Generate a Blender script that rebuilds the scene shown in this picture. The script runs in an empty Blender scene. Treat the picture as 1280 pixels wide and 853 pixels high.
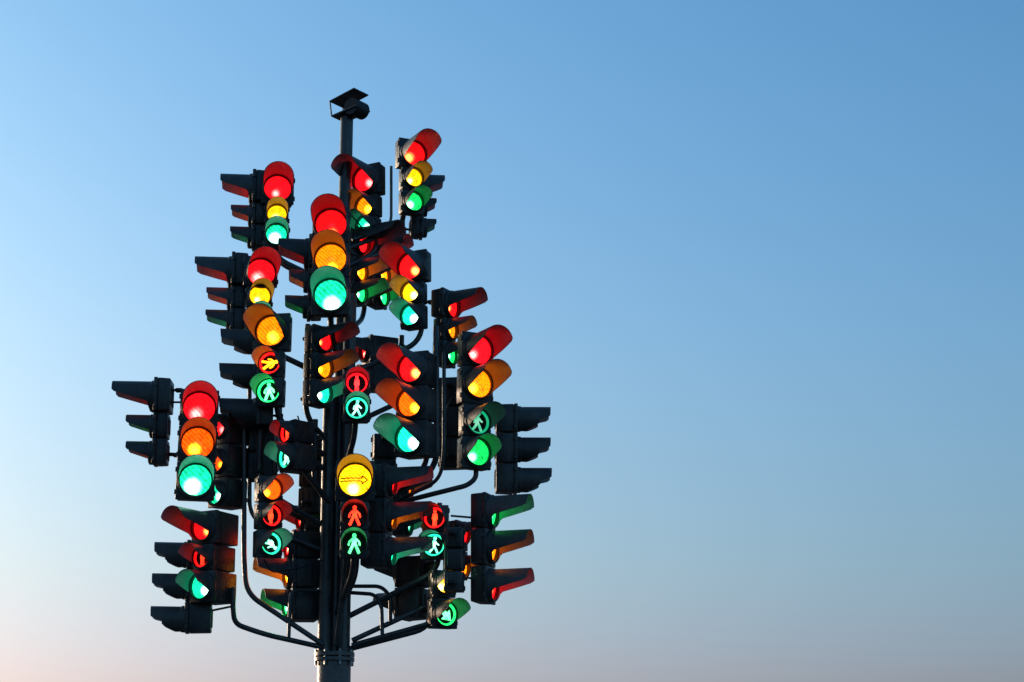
import bpy, bmesh, math, random
from mathutils import Vector, Matrix
random.seed(7)
scene = bpy.context.scene
COL = scene.collection
R = math.radians

# ------------------------------------------------------------------ camera
W, H = 1280.0, 853.0
F = 2500.0                      # focal length in photo pixels
PITCH = R(14.0)
CAM = Vector((1.60, -18.5, 1.6))
cam_d = bpy.data.cameras.new('camera')
cam = bpy.data.objects.new('camera', cam_d)
COL.objects.link(cam)
cam.location = CAM
cam.rotation_euler = (math.pi / 2 + PITCH, 0, 0)
cam_d.sensor_width = 36.0
cam_d.lens = 36.0 * F / W
cam_d.clip_end = 5000
scene.camera = cam
FW = Vector((0, math.cos(PITCH), math.sin(PITCH)))
UP = Vector((0, -math.sin(PITCH), math.cos(PITCH)))
RT = Vector((1, 0, 0))
PXM = F / 19.1                  # photo pixels per metre near the trunk

def at(px, py, Y):
    """point of the place seen at photo pixel (px,py) at world depth Y"""
    d = FW * F + RT * (px - W / 2) + UP * (H / 2 - py)
    t = (Y - CAM.y) / d.y
    return CAM + d * t

# ------------------------------------------------------------------ materials
def mat(name):
    m = bpy.data.materials.new(name)
    m.use_nodes = True
    return m, m.node_tree.nodes, m.node_tree.links

def plastic(name, c0, c1, rough, spec=0.4, metal=0.0, scale=9.0):
    m, N, L = mat(name)
    b = N['Principled BSDF']
    tc = N.new('ShaderNodeTexCoord')
    n1 = N.new('ShaderNodeTexNoise'); n1.inputs['Scale'].default_value = scale
    n1.inputs['Detail'].default_value = 6; n1.inputs['Roughness'].default_value = .65
    oi = N.new('ShaderNodeObjectInfo')
    add = N.new('ShaderNodeVectorMath'); add.operation = 'ADD'
    L.new(tc.outputs['Object'], add.inputs[0])
    L.new(oi.outputs['Random'], add.inputs[1])
    stq = N.new('ShaderNodeVectorMath'); stq.operation = 'MULTIPLY'; stq.inputs[1].default_value = (1, 1, .28)   # runs of grime
    L.new(add.outputs[0], stq.inputs[0]); L.new(stq.outputs[0], n1.inputs['Vector'])
    rp = N.new('ShaderNodeValToRGB')
    rp.color_ramp.elements[0].position = .32; rp.color_ramp.elements[0].color = (*c0, 1)
    rp.color_ramp.elements[1].position = .72; rp.color_ramp.elements[1].color = (*c1, 1)
    L.new(n1.outputs['Fac'], rp.inputs['Fac'])
    # every object weathers a little differently
    mr = N.new('ShaderNodeMapRange'); mr.inputs['To Min'].default_value = .7; mr.inputs['To Max'].default_value = 1.45
    L.new(oi.outputs['Random'], mr.inputs['Value'])
    mx = N.new('ShaderNodeMix'); mx.data_type = 'RGBA'; mx.blend_type = 'MULTIPLY'
    mx.inputs['Factor'].default_value = 1
    L.new(rp.outputs['Color'], mx.inputs['A']); L.new(mr.outputs[0], mx.inputs['B'])
    L.new(mx.outputs['Result'], b.inputs['Base Color'])
    n2 = N.new('ShaderNodeTexNoise'); n2.inputs['Scale'].default_value = scale * 6
    L.new(add.outputs[0], n2.inputs['Vector'])
    r2 = N.new('ShaderNodeMapRange'); r2.inputs['To Min'].default_value = rough - .12; r2.inputs['To Max'].default_value = rough + .15
    L.new(n2.outputs['Fac'], r2.inputs['Value']); L.new(r2.outputs[0], b.inputs['Roughness'])
    bp = N.new('ShaderNodeBump'); bp.inputs['Strength'].default_value = .3; bp.inputs['Distance'].default_value = .01
    L.new(n2.outputs['Fac'], bp.inputs['Height']); L.new(bp.outputs[0], b.inputs['Normal'])
    b.inputs['Specular IOR Level'].default_value = spec
    b.inputs['Metallic'].default_value = metal
    return m

M_BODY = plastic('charcoal_plastic', (.013, .0125, .0115), (.050, .047, .042), .43)
M_VISOR = plastic('visor_plastic', (.030, .030, .029), (.060, .059, .056), .52)
M_INNER = plastic('visor_lining', (.18, .18, .18), (.26, .26, .26), .42)
M_GASKET = plastic('black_rubber', (.006, .006, .006), (.010, .010, .010), .6)
M_PIPE = plastic('dark_painted_steel', (.032, .034, .034), (.080, .080, .077), .36, .5, .4, 5)
M_GALV = plastic('bare_steel', (.16, .16, .15), (.30, .30, .29), .35, .5, .7, 14)
M_CABLE = plastic('cable_rubber', (.010, .010, .011), (.018, .018, .018), .5)
M_MASK = plastic('dark_glass', (.008, .009, .010), (.012, .013, .014), .25)

COLS = {  # base colour, hot colour
    'R': ((1.0, .0030, .0045), (1.0, .16, .025)),
    'P': ((1.0, .0032, .0075), (1.0, .10, .09)),
    'O': ((1.0, .065, .0015), (1.0, .36, .01)),
    'A': ((1.0, .165, .0015), (1.0, .52, .015)),
    'Y': ((1.0, .40, .003), (1.0, .80, .16)),
    'T': ((.005, .60, .26), (.62, 1.0, .86)),
    'G': ((.006, .60, .09), (.25, 1.0, .45)),
}
LENS = {}
def lens_mat(c, power):
    key = (c, round(power, 2))
    if key in LENS: return LENS[key]
    m, N, L = mat('lit_lens_' + c.lower())
    b = N['Principled BSDF']
    base, hot = COLS[c]
    b.inputs['Base Color'].default_value = (*[.02 + .10 * v for v in base], 1)
    b.inputs['Roughness'].default_value = .22
    uv = N.new('ShaderNodeUVMap'); uv.uv_map = 'hot'
    ln = N.new('ShaderNodeVectorMath'); ln.operation = 'LENGTH'
    L.new(uv.outputs[0], ln.inputs[0])
    rp = N.new('ShaderNodeValToRGB'); rp.color_ramp.interpolation = 'EASE'
    e = rp.color_ramp.elements
    e[0].position = .05; e[0].color = (1, 1, 1, 1)
    e[1].position = .50; e[1].color = (0, 0, 0, 1)
    L.new(ln.outputs['Value'], rp.inputs['Fac'])
    # prismatic ribs moulded into the lens
    v = N.new('ShaderNodeTexVoronoi'); v.inputs['Scale'].default_value = 5.5
    L.new(uv.outputs[0], v.inputs['Vector'])
    wv = N.new('ShaderNodeTexWave'); wv.wave_type = 'BANDS'; wv.bands_direction = 'DIAGONAL'
    wv.inputs['Scale'].default_value = 2.2; wv.inputs['Distortion'].default_value = 1.5
    wv.inputs['Detail'].default_value = 2
    L.new(uv.outputs[0], wv.inputs['Vector'])
    pm = N.new('ShaderNodeMath'); pm.operation = 'MULTIPLY_ADD'
    pm.inputs[1].default_value = -.75; pm.inputs[2].default_value = 1.0
    L.new(v.outputs['Distance'], pm.inputs[0])
    pw = N.new('ShaderNodeMath'); pw.operation = 'MULTIPLY_ADD'
    pw.inputs[1].default_value = .5; L.new(wv.outputs['Fac'], pw.inputs[0]); L.new(pm.outputs[0], pw.inputs[2])
    st = N.new('ShaderNodeMath'); st.operation = 'MULTIPLY_ADD'
    st.inputs[1].default_value = 5.2 * power; st.inputs[2].default_value = 1.05 * power
    L.new(rp.outputs['Color'], st.inputs[0])
    ss = N.new('ShaderNodeMath'); ss.operation = 'MULTIPLY'
    L.new(st.outputs[0], ss.inputs[0]); L.new(pw.outputs[0], ss.inputs[1])
    mx = N.new('ShaderNodeMix'); mx.data_type = 'RGBA'
    mx.inputs['A'].default_value = (*base, 1); mx.inputs['B'].default_value = (*hot, 1)
    hp = N.new('ShaderNodeMath'); hp.operation = 'MULTIPLY'; hp.inputs[1].default_value = .8
    L.new(rp.outputs['Color'], hp.inputs[0]); L.new(hp.outputs[0], mx.inputs['Factor'])
    L.new(mx.outputs['Result'], b.inputs['Emission Color'])
    L.new(ss.outputs[0], b.inputs['Emission Strength'])
    LENS[key] = m
    return m

GLOW = {}
def glow_mat(c, kind, power):
    key = (c, kind, round(power, 2))
    if key in GLOW: return GLOW[key]
    m, N, L = mat('lit_%s_%s' % (kind, c.lower()))
    b = N['Principled BSDF']
    base, hot = COLS[c]
    tc = N.new('ShaderNodeTexCoord')
    n = N.new('ShaderNodeTexNoise'); n.inputs['Scale'].default_value = 16
    L.new(tc.outputs['Object'], n.inputs['Vector'])
    rp = N.new('ShaderNodeValToRGB')
    k = (.22 if c in 'RP' else .42) if kind == 'pictogram' else .04
    mix = [base[i] * (1 - k) + hot[i] * k for i in range(3)]
    k2 = .1 if kind == 'pictogram' else 0
    mix2 = [base[i] * (1 - k2) + hot[i] * k2 for i in range(3)]
    rp.color_ramp.elements[0].position = .38; rp.color_ramp.elements[0].color = (*mix2, 1)
    rp.color_ramp.elements[1].position = .60; rp.color_ramp.elements[1].color = (*mix, 1)
    L.new(n.outputs['Fac'], rp.inputs['Fac'])
    L.new(rp.outputs['Color'], b.inputs['Emission Color'])
    b.inputs['Base Color'].default_value = (.02, .02, .02, 1)
    b.inputs['Emission Strength'].default_value = (1.7 if kind == 'pictogram' else 1.3) * power
    GLOW[key] = m
    return m

# ------------------------------------------------------------------ mesh helpers
def finish(name, bm, mats, parent=None, smooth=35):
    me = bpy.data.meshes.new(name)
    bm.normal_update()
    bm.to_mesh(me); bm.free()
    for m in mats: me.materials.append(m)
    if smooth:
        for p in me.polygons: p.use_smooth = True
        me.set_sharp_from_angle(angle=R(smooth))
    o = bpy.data.objects.new(name, me)
    COL.objects.link(o)
    if parent: o.parent = parent
    return o

def add_box(bm, cx, cy, cz, sx, sy, sz, bev=0.0, seg=2, mi=0, taper=1.0, rot=None):
    r = bmesh.ops.create_cube(bm, size=1.0)
    vs = r['verts']
    for v in vs:
        k = taper if v.co.y > 0 else 1.0
        v.co = Vector((v.co.x * sx * k, v.co.y * sy, v.co.z * sz * (1 if taper == 1 else (1 + k) / 2)))
    fs = set(f for v in vs for f in v.link_faces)
    if bev:
        es = set(e for v in vs for e in v.link_edges)
        g = bmesh.ops.bevel(bm, geom=list(es), offset=bev, segments=seg, affect='EDGES', profile=.5)
        vs = set(v for f in g['faces'] for v in f.verts) | set(v for v in vs if v.is_valid)
        fs = set(f for v in vs for f in v.link_faces)
    mt = Matrix.Translation((cx, cy, cz))
    if rot: mt = mt @ rot
    for v in set(v for f in fs for v in f.verts): v.co = mt @ v.co
    for f in fs: f.material_index = mi

def lathe_y(bm, prof, n=32, mi=0, cz=0.0, cx=0.0):
    """closed profile of (radius, y) revolved about the local Y axis"""
    rings = []
    for (r, y) in prof:
        rings.append([bm.verts.new((cx + r * math.sin(2 * math.pi * k / n), y, cz + r * math.cos(2 * math.pi * k / n))) for k in range(n)])
    m = len(prof)
    for i in range(m):
        a, b = rings[i], rings[(i + 1) % m]
        for k in range(n):
            f = bm.faces.new((a[k], a[(k + 1) % n], b[(k + 1) % n], b[k])); f.material_index = mi

def fillet(pts, rad, n=6):
    pts = [Vector(p) for p in pts]
    out = [pts[0]]
    for i in range(1, len(pts) - 1):
        a, b, c = pts[i - 1], pts[i], pts[i + 1]
        d1, d2 = (a - b), (c - b)
        l = min(rad, d1.length * .45, d2.length * .45)
        p, q = b + d1.normalized() * l, b + d2.normalized() * l
        for k in range(n + 1):
            t = k / n
            out.append(p * (1 - t) ** 2 + b * 2 * t * (1 - t) + q * t * t)
    out.append(pts[-1])
    return out

def add_tube(bm, pts, r, n=12, mi=0, cap=True):
    pts = [Vector(p) for p in pts]
    rings = []
    prev = None
    for i, p in enumerate(pts):
        t = ((pts[min(i + 1, len(pts) - 1)] - p).normalized() + (p - pts[max(i - 1, 0)]).normalized())
        if t.length < 1e-6: t = Vector((0, 0, 1))
        t.normalize()
        if prev is None:
            ref = Vector((0, 1, 0)) if abs(t.y) < .9 else Vector((1, 0, 0))
            u = t.cross(ref).normalized()
        else:
            u = (prev - t * prev.dot(t)).normalized()
        prev = u
        w = t.cross(u)
        rings.append([bm.verts.new(p + (u * math.cos(2 * math.pi * k / n) + w * math.sin(2 * math.pi * k / n)) * r) for k in range(n)])
    for a, b in zip(rings, rings[1:]):
        for k in range(n):
            f = bm.faces.new((a[k], a[(k + 1) % n], b[(k + 1) % n], b[k])); f.material_index = mi
    if cap:
        bm.faces.new(list(reversed(rings[0]))).material_index = mi
        bm.faces.new(rings[-1]).material_index = mi

def empty(name, loc, rz=0.0):
    o = bpy.data.objects.new(name, None)
    o.empty_display_size = .1
    COL.objects.link(o)
    o.location = loc
    o.rotation_euler = (0, 0, rz)
    return o

# ------------------------------------------------------------------ signal heads
def visor_mesh(r, L, style):
    """open hood in front of a lens; the edge is long on top and short below"""
    bm = bmesh.new()
    n = 40
    ri, ro = r * 1.035, r * 1.075
    def ln(a):                      # a: angle from the top
        z = math.cos(a)
        if style == 'step':         # long roof, shorter cheeks
            if z > .02: return L * (1 - .03 * (1 - z))
            if z > -.08: return L * (.66 + (z + .08) / .10 * .30)
            return L * max(.16, .30 + .36 * min(1, (z + 1) / .5))
        if style == 'roof':         # little more than an awning over the lens
            if z > .22: return L * (1 - .03 * (1 - z))
            if z > -.34: return L * (.17 + .806 * (z + .34) / .56)
            return L * (.17 - .05 * (-.34 - z) / .66)
        if z > .20: return L * (1 - .03 * (1 - z))
        if z > -.45: return L * (.18 + .796 * (z + .45) / .65)
        return L * (.18 - .05 * (-.45 - z) / .55)
    y0 = -.012
    rows = []
    ny = 6
    for k in range(n):
        a = 2 * math.pi * k / n
        s, c = math.sin(a), math.cos(a)
        y1 = -ln(a)
        inn = [bm.verts.new((ri * (1 + .02 * j / ny) * s, y0 + (y1 - y0) * j / ny, ri * (1 + .02 * j / ny) * c)) for j in range(ny + 1)]
        out = [bm.verts.new((ro * (1 + .02 * j / ny) * s, y0 + (y1 - y0) * j / ny, ro * (1 + .02 * j / ny) * c)) for j in range(ny + 1)]
        rows.append((inn, out))
    for k in range(n):
        (i0, o0), (i1, o1) = rows[k], rows[(k + 1) % n]
        for j in range(ny):
            bm.faces.new((i0[j], i0[j + 1], i1[j + 1], i1[j])).material_index = 1
            bm.faces.new((o0[j], o1[j], o1[j + 1], o0[j + 1])).material_index = 0
        bm.faces.new((i0[ny], o0[ny], o1[ny], i1[ny])).material_index = 0
        bm.faces.new((i0[0], i1[0], o1[0], o0[0])).material_index = 0
    # moulded flange at the root
    lathe_y(bm, [(r * 1.08, -.010), (r * 1.16, -.010), (r * 1.14, -.042), (r * 1.08, -.048)], 40, 0)
    return bm

def lens_mesh(r, hot, k=1):
    bm = bmesh.new()
    uvl = bm.loops.layers.uv.new('hot')
    n, rings = 32, 6
    spread = k * random.uniform(.8, 1.35)
    bulge = r * .30
    def y(q): return -.008 - bulge * (1 - q * q)
    c = bm.verts.new((0, y(0), 0))
    prev = None
    faces = []
    for j in range(1, rings + 1):
        q = j / rings
        ring = [bm.verts.new((r * q * math.sin(2 * math.pi * k / n), y(q), r * q * math.cos(2 * math.pi * k / n))) for k in range(n)]
        for k in range(n):
            if prev is None: faces.append(bm.faces.new((c, ring[k], ring[(k + 1) % n])))
            else: faces.append(bm.faces.new((prev[k], ring[k], ring[(k + 1) % n], prev[(k + 1) % n])))
        prev = ring
    for f in faces:
        for l in f.loops:
            l[uvl].uv = (((l.vert.co.x / r) - hot[0]) * spread, ((l.vert.co.z / r) - hot[1]) * spread)
    bmesh.ops.recalc_face_normals(bm, faces=bm.faces)
    if faces[0].normal.y > 0: bmesh.ops.reverse_faces(bm, faces=bm.faces)
    return bm

# strokes of the pictograms in units of the lens radius: (points..., half width)
FIG = {
    'stand': [[(0, .30), (0, -.02), .145], [(-.13, .27), (-.17, -.08), .05], [(.13, .27), (.17, -.08), .05],
              [(-.06, 0), (-.085, -.58), .075], [(.06, 0), (.085, -.58), .075], 'head', (0, .52, .12)],
    'straddle': [[(0, .26), (0, .0), .14], [(-.1, .30), (-.30, .10), (-.34, -.08), .055], [(.1, .30), (.30, .10), (.34, -.08), .055],
                 [(-.05, .02), (-.15, -.25), (-.30, -.60), .085], [(.05, .02), (.15, -.25), (.30, -.60), .085], 'head', (0, .50, .12)],
    'walk': [[(.01, .28), (-.03, -.02), .125], [(.06, .30), (-.20, .14), (-.24, -.06), .05], [(.06, .30), (.22, .10), (.33, .02), .05],
             [(-.02, 0), (.12, -.26), (.26, -.58), .07], [(-.04, 0), (-.14, -.28), (-.32, -.50), .07], 'head', (.06, .52, .12)],
    'arrow_down_right': ['poly', [(-.42, .34), (-.24, .50), (.16, .10), (.36, .30), (.46, -.46), (-.30, -.36), (-.10, -.16)][::-1], ],
}
def fig_mesh(kind, r, rot):
    bm = bmesh.new()
    lay = 0
    ca, sa = math.cos(rot), math.sin(rot)
    def tr(x, z): return (x * ca - z * sa) * r, (x * sa + z * ca) * r
    def poly(pts, lay):
        y1 = -.020 - .0008 * lay
        a = [bm.verts.new((p[0], y1, p[1])) for p in pts]
        b = [bm.verts.new((p[0], -.012, p[1])) for p in pts]
        bm.faces.new(a); n = len(a)
        for k in range(n): bm.faces.new((a[k], b[k], b[(k + 1) % n], a[(k + 1) % n]))
    def stroke(a, b, w, lay):
        d = Vector((b[0] - a[0], b[1] - a[1])); d.normalize()
        th = math.atan2(d.y, d.x)
        pts = []
        for (p, s) in ((a, th + math.pi / 2), (b, th - math.pi / 2)):
            for k in range(7):
                q = s + math.pi * k / 6
                pts.append(tr(p[0] + w * math.cos(q), p[1] + w * math.sin(q)))
        poly(pts, lay)
    items = FIG[kind]
    i = 0
    while i < len(items):
        it = items[i]
        if it == 'head':
            x, z, w = items[i + 1]
            poly([tr(x + w * math.cos(q * math.pi / 8), z + w * math.sin(q * math.pi / 8)) for q in range(16)], lay); lay += 1
            i += 2; continue
        if it == 'poly':
            poly([tr(*p) for p in items[i + 1]], lay); i += 2; continue
        w = it[-1]; ps = it[:-1]
        for a, b in zip(ps, ps[1:]):
            stroke(a, b, w, lay); lay += 1
        i += 1
    bmesh.ops.recalc_face_normals(bm, faces=bm.faces)
    return bm

def outline_arrow_mesh(r):
    """thin black outline of an arrow pointing to the picture's right, lying on the dome"""
    bm = bmesh.new()
    bulge = r * .30
    def pt(x, z):
        q2 = x * x + z * z
        return Vector((x * r, -.008 - bulge * (1 - q2) - .004, z * r))
    def line(a, b):
        add_tube(bm, [pt(a[0] + (b[0] - a[0]) * t / 8, a[1] + (b[1] - a[1]) * t / 8) for t in range(9)], .0052, 6)
    line((-.88, .09), (.42, .09)); line((-.88, -.09), (.42, -.09))
    line((.42, .09), (.40, .24)); line((.42, -.09), (.40, -.24))
    line((.40, .24), (.74, 0)); line((.40, -.24), (.74, 0))
    return bm

VC, HOLD = {}, []
def share(key, name, make, mats, parent, smooth=35):
    if key in VC:
        o = bpy.data.objects.new(name, VC[key]); COL.objects.link(o); o.parent = parent
    else:
        o = finish(name, make(), mats, parent, smooth); VC[key] = o.data
    return o

POSTS = []
def head(phi, Y, aspects, label, power=1.0, depth=None, post=True, tilt=0.0, group='signal heads clustered on the pole',
         style='cut', hot=None, Lk=1.0, noback=False):
    """aspects: (px, py, radius px, colour, kind, visor length m, pictogram rotation deg)"""
    phi = R(phi)
    p0 = at(aspects[0][0], aspects[0][1], Y)
    root = empty('traffic_light', p0, phi)
    root.rotation_euler = (0, R(tilt + random.uniform(-1.3, 1.3)), phi)
    root['label'] = label; root['category'] = 'traffic light'; root['group'] = group
    zs = [at(a[0], a[1], Y).z - p0.z for a in aspects]
    rs = [a[2] / PXM * (19.1 + Y) / 19.1 for a in aspects]
    n = len(aspects)
    side = -math.sin(phi)           # where the camera stands, seen from the lens
    for i, a in enumerate(aspects):
        r, z = rs[i], zs[i]
        top = z + r * 1.22 if i == 0 else z + (zs[i - 1] - z) * r / (r + rs[i - 1])
        bot = z - r * 1.22 if i == n - 1 else z - (z - zs[i + 1]) * r / (r + rs[i + 1])
        dep = depth if depth else .05 + r * .50
        wd = r * 2.36
        hh = top - bot - .006
        bm = bmesh.new()
        add_box(bm, 0, .0065, 0, wd, .035, hh, .006, 2)                       # door
        add_box(bm, 0, .025 + dep / 2, 0, wd * .95, dep, hh * .985, .012, 2, taper=.93)   # body behind it
        lathe_y(bm, [(r * 1.0, -.004), (r * 1.13, -.004), (r * 1.12, -.016), (r * 1.02, -.020)], 32, 0, cz=z - (top + bot) / 2)
        lathe_y(bm, [(r * .955, -.012), (r * 1.03, -.012), (r * 1.03, -.050), (r * .965, -.046)], 32, 1, cz=z - (top + bot) / 2)
        for s in (-1, 1):                                                      # hinge and latch
            for q in (-.3, .3):
                add_box(bm, s * wd * .5, .012, hh * q, .022, .030, .045, .005, 1)
        for q in (-.25, 0, .25):                                               # cooling ribs on the back
            add_box(bm, wd * q, .027 + dep, 0, .012, .014, hh * .6, .003, 1)
        hs = finish('housing', bm, [M_BODY, M_GASKET], root)
        hs.location = (0, 0, (top + bot) / 2)
        # lens
        c, kind = a[3], a[4]
        pw = power * (a[7] if len(a) > 7 else 1)
        if kind in ('full', 'arrow'):
            hx, hz = hot if hot else (max(-.62, min(.62, side * .95)), -.42)
            le = finish('lens', lens_mesh(r, (hx, hz), .72 if c == 'T' else 1), [lens_mat(c, pw)], root, 60)
            le.location = (0, 0, z)
            if kind == 'arrow':
                ar = finish('arrow_outline', outline_arrow_mesh(r), [M_GASKET], le)
        else:
            bm = bmesh.new()
            lathe_y(bm, [(.0005, -.006), (r * 1.0, -.006), (r * 1.0, -.011), (.0005, -.011)], 32)
            le = finish('lens', bm, [M_MASK], root); le.location = (0, 0, z)
            if kind[-1] == 'o':
                bm = bmesh.new()
                lathe_y(bm, [(r * .80, -.0125), (r * .985, -.0125), (r * .975, -.028), (r * .81, -.028)], 32)
                finish('lit_ring', bm, [glow_mat(c, 'ring', pw)], le)
            fk = kind[:-1]
            finish('pictogram', fig_mesh(fk, r * (1.36 if kind[-1] == 'x' else 1.16), R(a[6] if len(a) > 6 else 0)), [glow_mat(a[8] if len(a) > 8 else c, 'pictogram', pw)], le, 0)
        L = a[5] * Lk
        if L > 0:
            vi = share(('visor', round(r, 4), round(L, 3), style), 'visor', lambda: visor_mesh(r, L, style), [M_VISOR, M_INNER], root)
            vi.location = (0, 0, z)
    dm = (depth + .03) if depth else .08 + max(rs) * .50
    zt, zb = zs[0] + rs[0] * 1.2, zs[-1] - rs[-1] * 1.2
    if not noback:
        for q in (.12, .88):            # clamps to the post
            bm = bmesh.new()
            zz = zt + (zb - zt) * q
            add_tube(bm, [(0, dm - .04, zz), (0, dm + .07, zz)], .012, 8)
            lathe = [(-.036, zz - .022), (.036, zz - .022)]
            add_box(bm, 0, dm + .06, zz, .075, .075, .035, .01, 1)
            finish('mounting_bracket', bm, [M_GASKET], root)
    if post:
        mw = Matrix.Rotation(phi, 4, 'Z')
        b = p0 + (mw @ Vector((0, dm + .06, 0)))
        POSTS.append((b.x, b.y, p0.z + zt + .05, p0.z + zb - .06, post))
    return root

exec_heads = None
# ---------------------------------------------------------------- the heads, one call each
S = .30     # visor length of a 200 mm aspect, metres
B = .43     # visor length of a 300 mm aspect
# top
head(27, .25, [(516, 193, 16.5, 'R', 'full', .40), (513, 223, 12.5, 'Y', 'full', .26), (516, 253, 12.5, 'G', 'full', .26)],
     'topmost head of all, turned right, red above pale yellow and green')
head(98, .60, [(528, 233, 14, 'R', 'full', .22), (526, 259, 11, 'A', 'full', .14), (526, 285, 11, 'G', 'full', .14)],
     'dark head hidden behind the topmost head, only three hood tips poking out right', power=.15)
head(-29, .15, [(458, 225, 17, 'P', 'full', .43), (462, 259, 13.5, 'A', 'full', .26), (463, 283, 12.5, 'T', 'full', .26)],
     'head turned left just right of the thin upper pole, red over amber')
head(8, .0, [(347, 237, 17.5, 'P', 'full', .42), (346, 269, 12.5, 'Y', 'full', .27), (346, 294, 13.5, 'T', 'full', .27)],
     'topmost head left of the pole facing straight out, red, amber and turquoise in a column')
head(-86, .12, [(318, 237, 17.5, 'R', 'full', .33), (317, 270, 12.5, 'O', 'full', .22), (317, 297, 12.5, 'T', 'full', .22)],
     'head in profile facing left beside the topmost left column of lights', power=1.2, style='roof')
head(14, -.15, [(326, 342, 18, 'P', 'full', .42), (326, 371, 13.5, 'Y', 'full', .27), (327, 398, 13, 'T', 'full', .25)],
     'head facing out whose red and yellow sit directly above a big orange lens')
head(-86, .05, [(292, 341, 18, 'R', 'full', .37), (290, 374, 13, 'O', 'full', .25), (290, 402, 13, 'T', 'full', .25)],
     'head in profile facing left, second highest on the left edge', power=1.2, style='roof')
# centre front
head(1, -.75, [(414, 282, 20, 'R', 'full', .46), (413, 325, 20, 'A', 'full', .44), (411, 370, 20.5, 'T', 'full', .44)],
     'large central head with red, amber and bright turquoise right in front of the upper pole', hot=(.1, -.62))
head(-83, -.45, [(387, 318, 17.5, 'R', 'full', .30), (387, 352, 13, 'A', 'full', .19), (385, 384, 13, 'G', 'full', .22)],
     'dark head in profile behind the large central head, hoods pointing left', power=1.0)
head(-10, -.60, [(340, 415, 19.5, 'A', 'full', .44), (344, 455, 14, 'R', 'straddleo', .26, -78, 1.3, 'A'), (347, 490, 15, 'G', 'straddleo', .26, 4, 1.5)],
     'head with big orange lens over a sideways figure and a bright green walking figure')
head(-84, -.35, [(325, 428, 14.5, 'A', 'full', .37, 0, .4), (325, 471, 14.5, 'A', 'full', .37, 0, .5), (325, 516, 15.5, 'R', 'full', .36, 0, .2)],
     'dark head in profile whose three long hoods point left beside the green walking figure', power=.12, style='step')
head(52, -.40, [(403, 425, 14.5, 'R', 'full', .38), (403, 459, 14.5, 'A', 'full', .38), (403, 491, 14.5, 'T', 'full', .38)],
     'head turned far right below the large central head, thin red, amber and turquoise slivers', power=1.3, style='roof')
# behind the centre, facing right
head(61, .25, [(449, 301, 16.5, 'R', 'full', .47), (456, 339, 13, 'A', 'full', .30), (455, 366, 13, 'G', 'full', .30)],
     'head turned right just right of the big central lights, amber and green above open sky', power=2, style='roof')
head(64, .55, [(478, 312, 14, 'R', 'full', .30), (480, 344, 12, 'A', 'full', .22), (481, 371, 12, 'G', 'full', .22)],
     'farther head turned right, its amber showing between two nearer heads', power=2, style='roof')
head(-26, -.10, [(515, 334, 17.5, 'R', 'full', .42), (511, 366, 13, 'Y', 'full', .27), (511, 395, 13.5, 'T', 'full', .27)],
     'head turned left, large red over small yellow and white hot turquoise', power=1.4)
head(62, .15, [(562, 382, 16, 'R', 'full', .36), (560, 412, 12.5, 'A', 'full', .26), (559, 443, 13, 'G', 'full', .26)],
     'head turned right at the upper right edge, red hood above a partly hidden amber', power=1.2, style='roof', post=None)
head(29, -.15, [(597, 438, 18.5, 'P', 'full', .43), (599, 480, 18.5, 'A', 'full', .42), (603, 528, 16, 'T', 'walko', .36, 0, .17), (606, 566, 17, 'G', 'full', .26, 0, .6)],
     'tall four lamp head on the right edge, red and orange over a turquoise figure', power=1.3, post=None)
head(175, .30, [(566, 492, 15, 'R', 'full', .2), (566, 530, 15, 'A', 'full', .2), (566, 570, 15, 'G', 'full', .2)],
     'grey backed head seen from behind, beside the four lamp head on the right', power=.2, post=None)
head(93, .25, [(645, 524, 14, 'R', 'full', .33), (645, 562, 14, 'A', 'full', .33), (648, 600, 14, 'G', 'full', .34)],
     'dark head in profile at far right, three grey hoods pointing right with no lens seen', power=.12, noback=True, depth=.17, post=None, style='step')
head(-26, -.55, [(516, 461, 18, 'R', 'full', .46), (516, 504, 18, 'O', 'full', .46), (514, 548, 18.5, 'T', 'full', .46)],
     'large head turned left, long red, orange and turquoise hoods right of the pole', depth=.2, power=1.5)
head(-68, .35, [(459, 438, 14, 'P', 'full', .20), (459, 472, 14, 'A', 'full', .10)],
     'dark box shaped head behind a round red figure, one red hood facing left', power=.5, depth=.26)
head(6, -.95, [(446, 480, 13.5, 'P', 'stando', .24), (445, 511, 14, 'T', 'walko', .24)],
     'small two lamp pedestrian head in front of the pole, red figure over walking turquoise figure')
head(-50, -.45, [(361, 541, 12.5, 'R', 'stando', .16), (361, 571, 15, 'T', 'walko', .20)],
     'two lamp pedestrian head turned left under the green walking figure, narrow red and turquoise ovals', depth=.2)
# left cluster
head(10, -.60, [(249, 511, 20, 'P', 'full', .46), (250, 555, 20, 'O', 'full', .44), (250, 601, 20, 'T', 'full', .44)],
     'large left head facing out with red, orange and brightest turquoise in a column', post=None)
head(-42, -.25, [(276, 534, 14, 'P', 'full', .12), (276, 577, 14, 'O', 'full', .12), (274, 617, 14, 'T', 'full', .12)],
     'head almost covered by the large left column, pink and orange slivers at its right', power=.8, post=None, depth=.24)
head(-88, -.25, [(196, 496, 17.5, 'R', 'full', .41), (193, 533, 13, 'G', 'full', .27), (193, 566, 13, 'O', 'full', .26)],
     'leftmost head of all, in profile against the sky, held by two thin rods', power=.7, post=None)
head(-32, -.55, [(256, 659, 16.5, 'R', 'full', .46), (253, 697, 13, 'R', 'stando', .24, 0, .6), (267, 733, 16, 'T', 'full', .24)],
     'head turned left under the large left column, long dark red hood on top', post=None, depth=.30)
head(-85, -.35, [(236, 694, 14, 'R', 'full', .31), (235, 733, 14, 'A', 'full', .32), (234, 774, 14, 'G', 'full', .32)],
     'lowest head on the left, in profile with three grey hoods pointing left', power=.04, style='step', depth=.20, noback=True, post=None)
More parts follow.
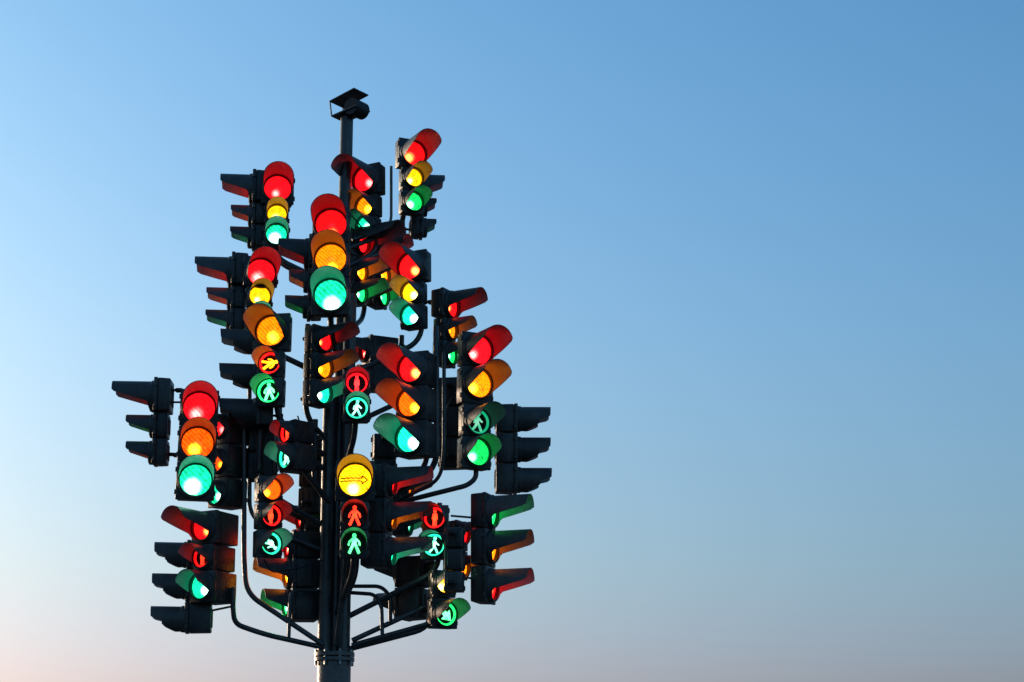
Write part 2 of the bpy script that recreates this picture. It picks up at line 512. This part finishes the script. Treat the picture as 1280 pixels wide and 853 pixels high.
head(33, -.75, [(338, 612, 13.5, 'O', 'full', .27, 0, 1.3), (338, 645, 13.5, 'R', 'stando', .25, 182), (338, 680, 14, 'T', 'walko', .25, -120)],
     'head turned right with a glowing orange lens over red and turquoise tumbled figures', post=None)
head(176, -.1, [(330, 550, 15, 'R', 'full', .2), (330, 585, 15, 'A', 'full', .2)],
     'plain back of a dark head, above the glowing orange lens on the left', power=.2)
# lower centre
head(4, -.85, [(444, 601, 20.5, 'Y', 'arrow', .44, 0, 1.3), (442, 645, 14.5, 'R', 'straddlex', .24), (442, 680, 14.5, 'G', 'straddlex', .24)],
     'central low head with a big yellow arrow lens over red and green walking figures', hot=(-.1, -.55))
head(80, -.45, [(486, 602, 16, 'R', 'full', .40), (485, 646, 16, 'A', 'full', .40), (485, 690, 16, 'T', 'full', .40)],
     'dark head turned right beside the yellow arrow, three grey hoods in profile', power=2.4, style='roof', depth=.2)
head(78, .35, [(508, 610, 13, 'A', 'full', .24), (508, 655, 13, 'T', 'full', .24)],
     'far head behind the grey hoods, amber and green glimpsed under them', power=.8, post=None)
head(-9, -.35, [(544, 648, 13.5, 'R', 'stando', .24), (546, 682, 14, 'T', 'walko', .24)],
     'two lamp pedestrian head on the right, red figure over turquoise walking figure, turned left')
head(64, .20, [(577, 667, 12.5, 'R', 'full', .18), (583, 709, 12.5, 'A', 'full', .16)],
     'half hidden head at the lower right whose red and amber hoods peep out right', power=1.6, post=None)
head(172, -.50, [(569, 673, 10, 'R', 'full', .0), (569, 701, 10, 'A', 'full', .0), (569, 729, 10, 'T', 'full', .0)],
     'narrow black back of a head just above the green arrow lens', power=.05, post=None)
head(30, -.25, [(555, 729, 13, 'Y', 'full', .22), (563, 768, 14.5, 'G', 'arrow_down_righto', .30)],
     'lowest head on the right with a green arrow pointing down and right', post=None)
head(-118, .15, [(504, 716, 15, 'R', 'full', .26), (504, 757, 15, 'T', 'full', .26)],
     'dark head seen from behind above the lower right arms, hoods pointing left', power=.25, depth=.22)
head(-72, .10, [(364, 684, 15, 'R', 'full', .20), (364, 717, 16.5, 'A', 'full', .34), (361, 756, 16.5, 'G', 'full', .26)],
     'head facing left beside the lower pole, amber and green strips lit under its hoods', power=3.5, post=None, style='roof', depth=.24)
head(166, .35, [(393, 562, 13, 'R', 'full', .2), (393, 595, 13, 'A', 'full', .2), (393, 628, 13, 'G', 'full', .2)],
     'black back of a head left of the pole, behind the diagonal strut', power=.1, post=None)
head(-70, .55, [(379, 648, 14, 'R', 'full', .22), (381, 678, 14, 'A', 'full', .10)],
     'black head behind the small turquoise figure left of the pole, bit of red hood showing', power=1.2, post=None, depth=.2)
head(188, .5, [(480, 560, 13, 'R', 'full', .2), (480, 592, 13, 'A', 'full', .2)],
     'black back of a head just above and right of the yellow arrow lens', power=.1, post=None)
head(74, -.05, [(612, 640, 18, 'G', 'full', .40), (614, 684, 18, 'A', 'full', .40), (616, 732, 18, 'R', 'full', .40)],
     'brownish right edge head in profile with green on top and red at the bottom', power=1.6, style='roof', noback=True, tilt=-2.0, post=None)

# ------------------------------------------------------------------ the pole that carries them
pole = empty('signal_pole', (0, 0, 0))
pole['label'] = 'tall dark steel pole with many curved pipe arms carrying all the lights'
pole['category'] = 'pole'
def pipe(name, pts, r, m=M_PIPE, rad=.12, parent=None, n=14):
    bm = bmesh.new()
    add_tube(bm, fillet(pts, rad), r, n)
    return finish(name, bm, [m], parent or pole, 50)

zc = at(420, 822, 0).z
ztop = at(429, 146, 0).z
x_low = at(420.5, 835, 0).x
x_top = at(429, 160, 0).x
TX = (x_low + x_top) / 2
pipe('base_pipe', [(TX, 0, 0), (TX, 0, zc)], 20.3 / PXM, n=32)
pipe('trunk_pipe', [(TX, .02, zc), (TX + .01, .02, ztop)], 8.2 / PXM, n=24)
pipe('trunk_pipe', [(TX - .085, -.06, zc), (TX - .085, -.06, at(410, 490, 0).z)], 8.6 / PXM, n=24)
pipe('trunk_pipe', [(TX + .085, -.05, zc), (TX + .085, -.05, at(430, 370, 0).z)], 8.0 / PXM, n=24)
pipe('trunk_pipe', [(TX + .0, .11, zc), (TX + .0, .11, at(430, 420, 0).z)], 7.5 / PXM, n=24)
bm = bmesh.new()
def ring_z(bm, z0, z1, r, n=32, x=TX, y=0):
    a = [bm.verts.new((x + r * math.cos(2 * math.pi * k / n), y + r * math.sin(2 * math.pi * k / n), z0)) for k in range(n)]
    b = [bm.verts.new((v.co.x, v.co.y, z1)) for v in a]
    bm.faces.new(list(reversed(a))); bm.faces.new(b)
    for k in range(n): bm.faces.new((a[k], a[(k + 1) % n], b[(k + 1) % n], b[k]))
ring_z(bm, zc - .035, zc - .005, 24.5 / PXM)
ring_z(bm, zc + .008, zc + .042, 24.5 / PXM)
collar = finish('collar', bm, [M_PIPE], pole)
for k in range(8):
    a = 2 * math.pi * (k + .5) / 8
    bm = bmesh.new()
    ring_z(bm, zc - .075, zc + .065, .014, 6, TX + 22.6 / PXM * math.cos(a), 22.6 / PXM * math.sin(a))
    finish('bolt', bm, [M_GALV], collar)
# posts behind the heads, each on an arm that leaves the trunk lower down
for (x, y, zt, zb, kind) in POSTS:
    dx, dy = x - TX, y
    d = math.hypot(dx, dy)
    if d < .16: continue
    drop = .10 + .36 * d
    tz = max(zc + .06, zb - drop)
    u = Vector((dx / d, dy / d, 0))
    foot = Vector((TX, 0, tz)) + u * .07
    pipe('support_arm', [(x, y, zt), (x, y, zb - .02), foot], .026, rad=.16)

def arm_px(pts, r=.024, rad=.14):
    pipe('support_arm', [at(*p) for p in pts], r, rad=rad)
arm_px([(402, 809, -.12), (330, 793, -.3), (293, 780, -.38), (291, 756, -.4), (291, 735, -.4)])
arm_px([(404, 806, -.14), (308, 742, -.25), (305, 700, -.25), (305, 500, -.25)])
arm_px([(361, 797, -.2), (363, 737, -.2), (402, 739, -.05)], .017, .10)
arm_px([(440, 807, -.08), (540, 779, -.2), (557, 765, -.2), (557, 700, -.2)])
arm_px([(440, 801, -.05), (535, 757, -.05), (556, 748, -.05)])
arm_px([(438, 733, .0), (476, 733, -.05), (488, 745, -.08), (488, 779, -.06)], .018, .10)
arm_px([(438, 741, .0), (468, 743, -.08), (477, 757, -.1), (478, 796, -.12)], .018, .10)
arm_px([(420, 806, -.16), (432, 700, -.30), (434, 620, -.40)], .020)
arm_px([(372, 578, -.42), (414, 632, -.08)], .026)
arm_px([(595, 570, -.05), (595, 598, -.05), (584, 607, -.05), (500, 628, .0), (440, 650, .0)], .024, .2)
arm_px([(545, 408, -.35), (546, 572, -.35), (538, 590, -.3), (500, 612, -.15), (440, 640, 0)], .028, .14)
arm_px([(555, 440, -.3), (555, 565, -.3), (550, 600, -.25), (440, 655, 0)], .018, .14)
arm_px([(312, 480, -.1), (312, 640, -.1), (330, 660, -.1), (408, 690, 0)], .020)
arm_px([(489, 208, .2), (489, 282, .2), (440, 300, .05)], .014, .1)
# two thin rods that hold the leftmost head, one that braces the lowest left head
for p in ([(212, 503, -.25), (232, 503, -.45)], [(212, 567, -.25), (232, 568, -.45)], [(262, 764, -.33), (291, 758, -.4)],
          [(564, 645, -.2), (600, 648, .02)], [(578, 722, -.3), (600, 724, .02)]):
    arm_px(p, .010)

for pts in ([(372, 520, -.4), (378, 540, -.35), (392, 552, -.2), (412, 548, -.1)],
            [(330, 700, -.65), (338, 716, -.5), (370, 712, -.3), (404, 700, -.1)],
            [(440, 270, .05), (462, 296, .1), (486, 290, .15)], [(372, 312, .0), (392, 330, -.1), (420, 326, 0)],
            [(585, 470, .25), (562, 500, .1), (548, 540, -.2)]):
    pipe('cable', [at(*p) for p in pts], .0075, M_CABLE, .3, n=8)

# ------------------------------------------------------------------ the box on the very top
pt = Vector((TX + .01, .02, ztop))
box = empty('sensor_box', pt, R(-34)); box.rotation_euler = (0, R(-9), R(-34))
box['label'] = 'small dark sensor with two tilted plates on the very top of the pole'
box['category'] = 'sensor'
bm = bmesh.new(); add_box(bm, .05, 0, .02, .32, .22, .018, .004, 1); finish('base_plate', bm, [M_BODY], box)
bm = bmesh.new(); add_box(bm, .05, 0, .19, .32, .23, .016, .004, 1, rot=Matrix.Rotation(R(-4), 4, 'Y')); finish('roof_plate', bm, [M_BODY], box)
for (sx, sy) in ((-.11, -.1), (-.11, .1)):
    bm = bmesh.new(); add_tube(bm, [(sx, sy, .029), (sx, sy, .182)], .008, 8); finish('spacer_rod', bm, [M_GALV], box)
bm = bmesh.new(); lathe_y(bm, [(.0005, -.095), (.085, -.095), (.085, .095), (.0005, .095)], 24, 0, cz=.045, cx=.13)
finish('sensor_body', bm, [M_GASKET], box)

# ------------------------------------------------------------------ ground
bm = bmesh.new()
n = 48
cv = bm.verts.new((0, 0, 0)); prev = None
for rr in (4, 12, 40, 150, 600, 2500):
    ring = [bm.verts.new((rr * math.cos(2 * math.pi * k / n), rr * math.sin(2 * math.pi * k / n), 0)) for k in range(n)]
    for k in range(n):
        if prev is None: bm.faces.new((cv, ring[k], ring[(k + 1) % n]))
        else: bm.faces.new((prev[k], ring[k], ring[(k + 1) % n], prev[(k + 1) % n]))
    prev = ring
M_GROUND = plastic('asphalt', (.035, .035, .036), (.065, .064, .062), .8, .3, 0, 2.0)
g = finish('ground', bm, [M_GROUND]); g['kind'] = 'structure'; g['label'] = 'grey asphalt ground at the foot of the pole'

# ------------------------------------------------------------------ sky and sun
SUN_EL, SUN_AZ = R(6.0), R(-50)      # azimuth from +Y, negative = left of the view
w = bpy.data.worlds.new('World'); scene.world = w; w.use_nodes = True
N, L = w.node_tree.nodes, w.node_tree.links
bg = N['Background']
sky = N.new('ShaderNodeTexSky'); sky.sky_type = 'NISHITA'; sky.sun_disc = False
sky.sun_elevation = SUN_EL; sky.sun_rotation = SUN_AZ
sky.air_density = 1.0; sky.dust_density = 3.0; sky.ozone_density = 4.0
tc = N.new('ShaderNodeTexCoord'); sp = N.new('ShaderNodeSeparateXYZ')
L.new(tc.outputs['Generated'], sp.inputs[0])
mr = N.new('ShaderNodeMapRange'); mr.inputs['From Min'].default_value = 0; mr.inputs['From Max'].default_value = .5
L.new(sp.outputs['Z'], mr.inputs['Value'])
rp = N.new('ShaderNodeValToRGB'); rp.color_ramp.interpolation = 'B_SPLINE'
el = rp.color_ramp.elements
for k, (z, c) in enumerate([(0.0, (1.10, .84, 1.20)), (.16, (1.05, .88, 1.07)), (.26, (1.04, .96, .90)), (.48, (1.10, 1.10, 1.01)), (.80, (.88, 1.13, 1.08)), (1.0, (.86, 1.14, 1.09))]):
    e = el[k] if k < 2 else el.new(z)
    e.position = z; e.color = (*[v / 1.25 for v in c], 1)
L.new(mr.outputs[0], rp.inputs['Fac'])
mx = N.new('ShaderNodeMix'); mx.data_type = 'RGBA'; mx.blend_type = 'MULTIPLY'; mx.inputs['Factor'].default_value = 1
L.new(sky.outputs['Color'], mx.inputs['A']); L.new(rp.outputs['Color'], mx.inputs['B'])
L.new(mx.outputs['Result'], bg.inputs['Color'])
bg.inputs['Strength'].default_value = .15
sd = bpy.data.lights.new('sun', 'SUN'); sun = bpy.data.objects.new('sun', sd); COL.objects.link(sun)
sd.energy = .7; sd.angle = R(3); sd.color = (1, .72, .5)
sdir = Vector((math.sin(SUN_AZ) * math.cos(SUN_EL), math.cos(SUN_AZ) * math.cos(SUN_EL), math.sin(SUN_EL)))
sun.rotation_euler = sdir.to_track_quat('Z', 'Y').to_euler()
sun.location = (0, 0, 30)

vs = scene.view_settings
vs.view_transform = 'Standard'; vs.look = 'None'; vs.gamma = 1; vs.exposure = 1.43
scene.display_settings.display_device = 'sRGB'
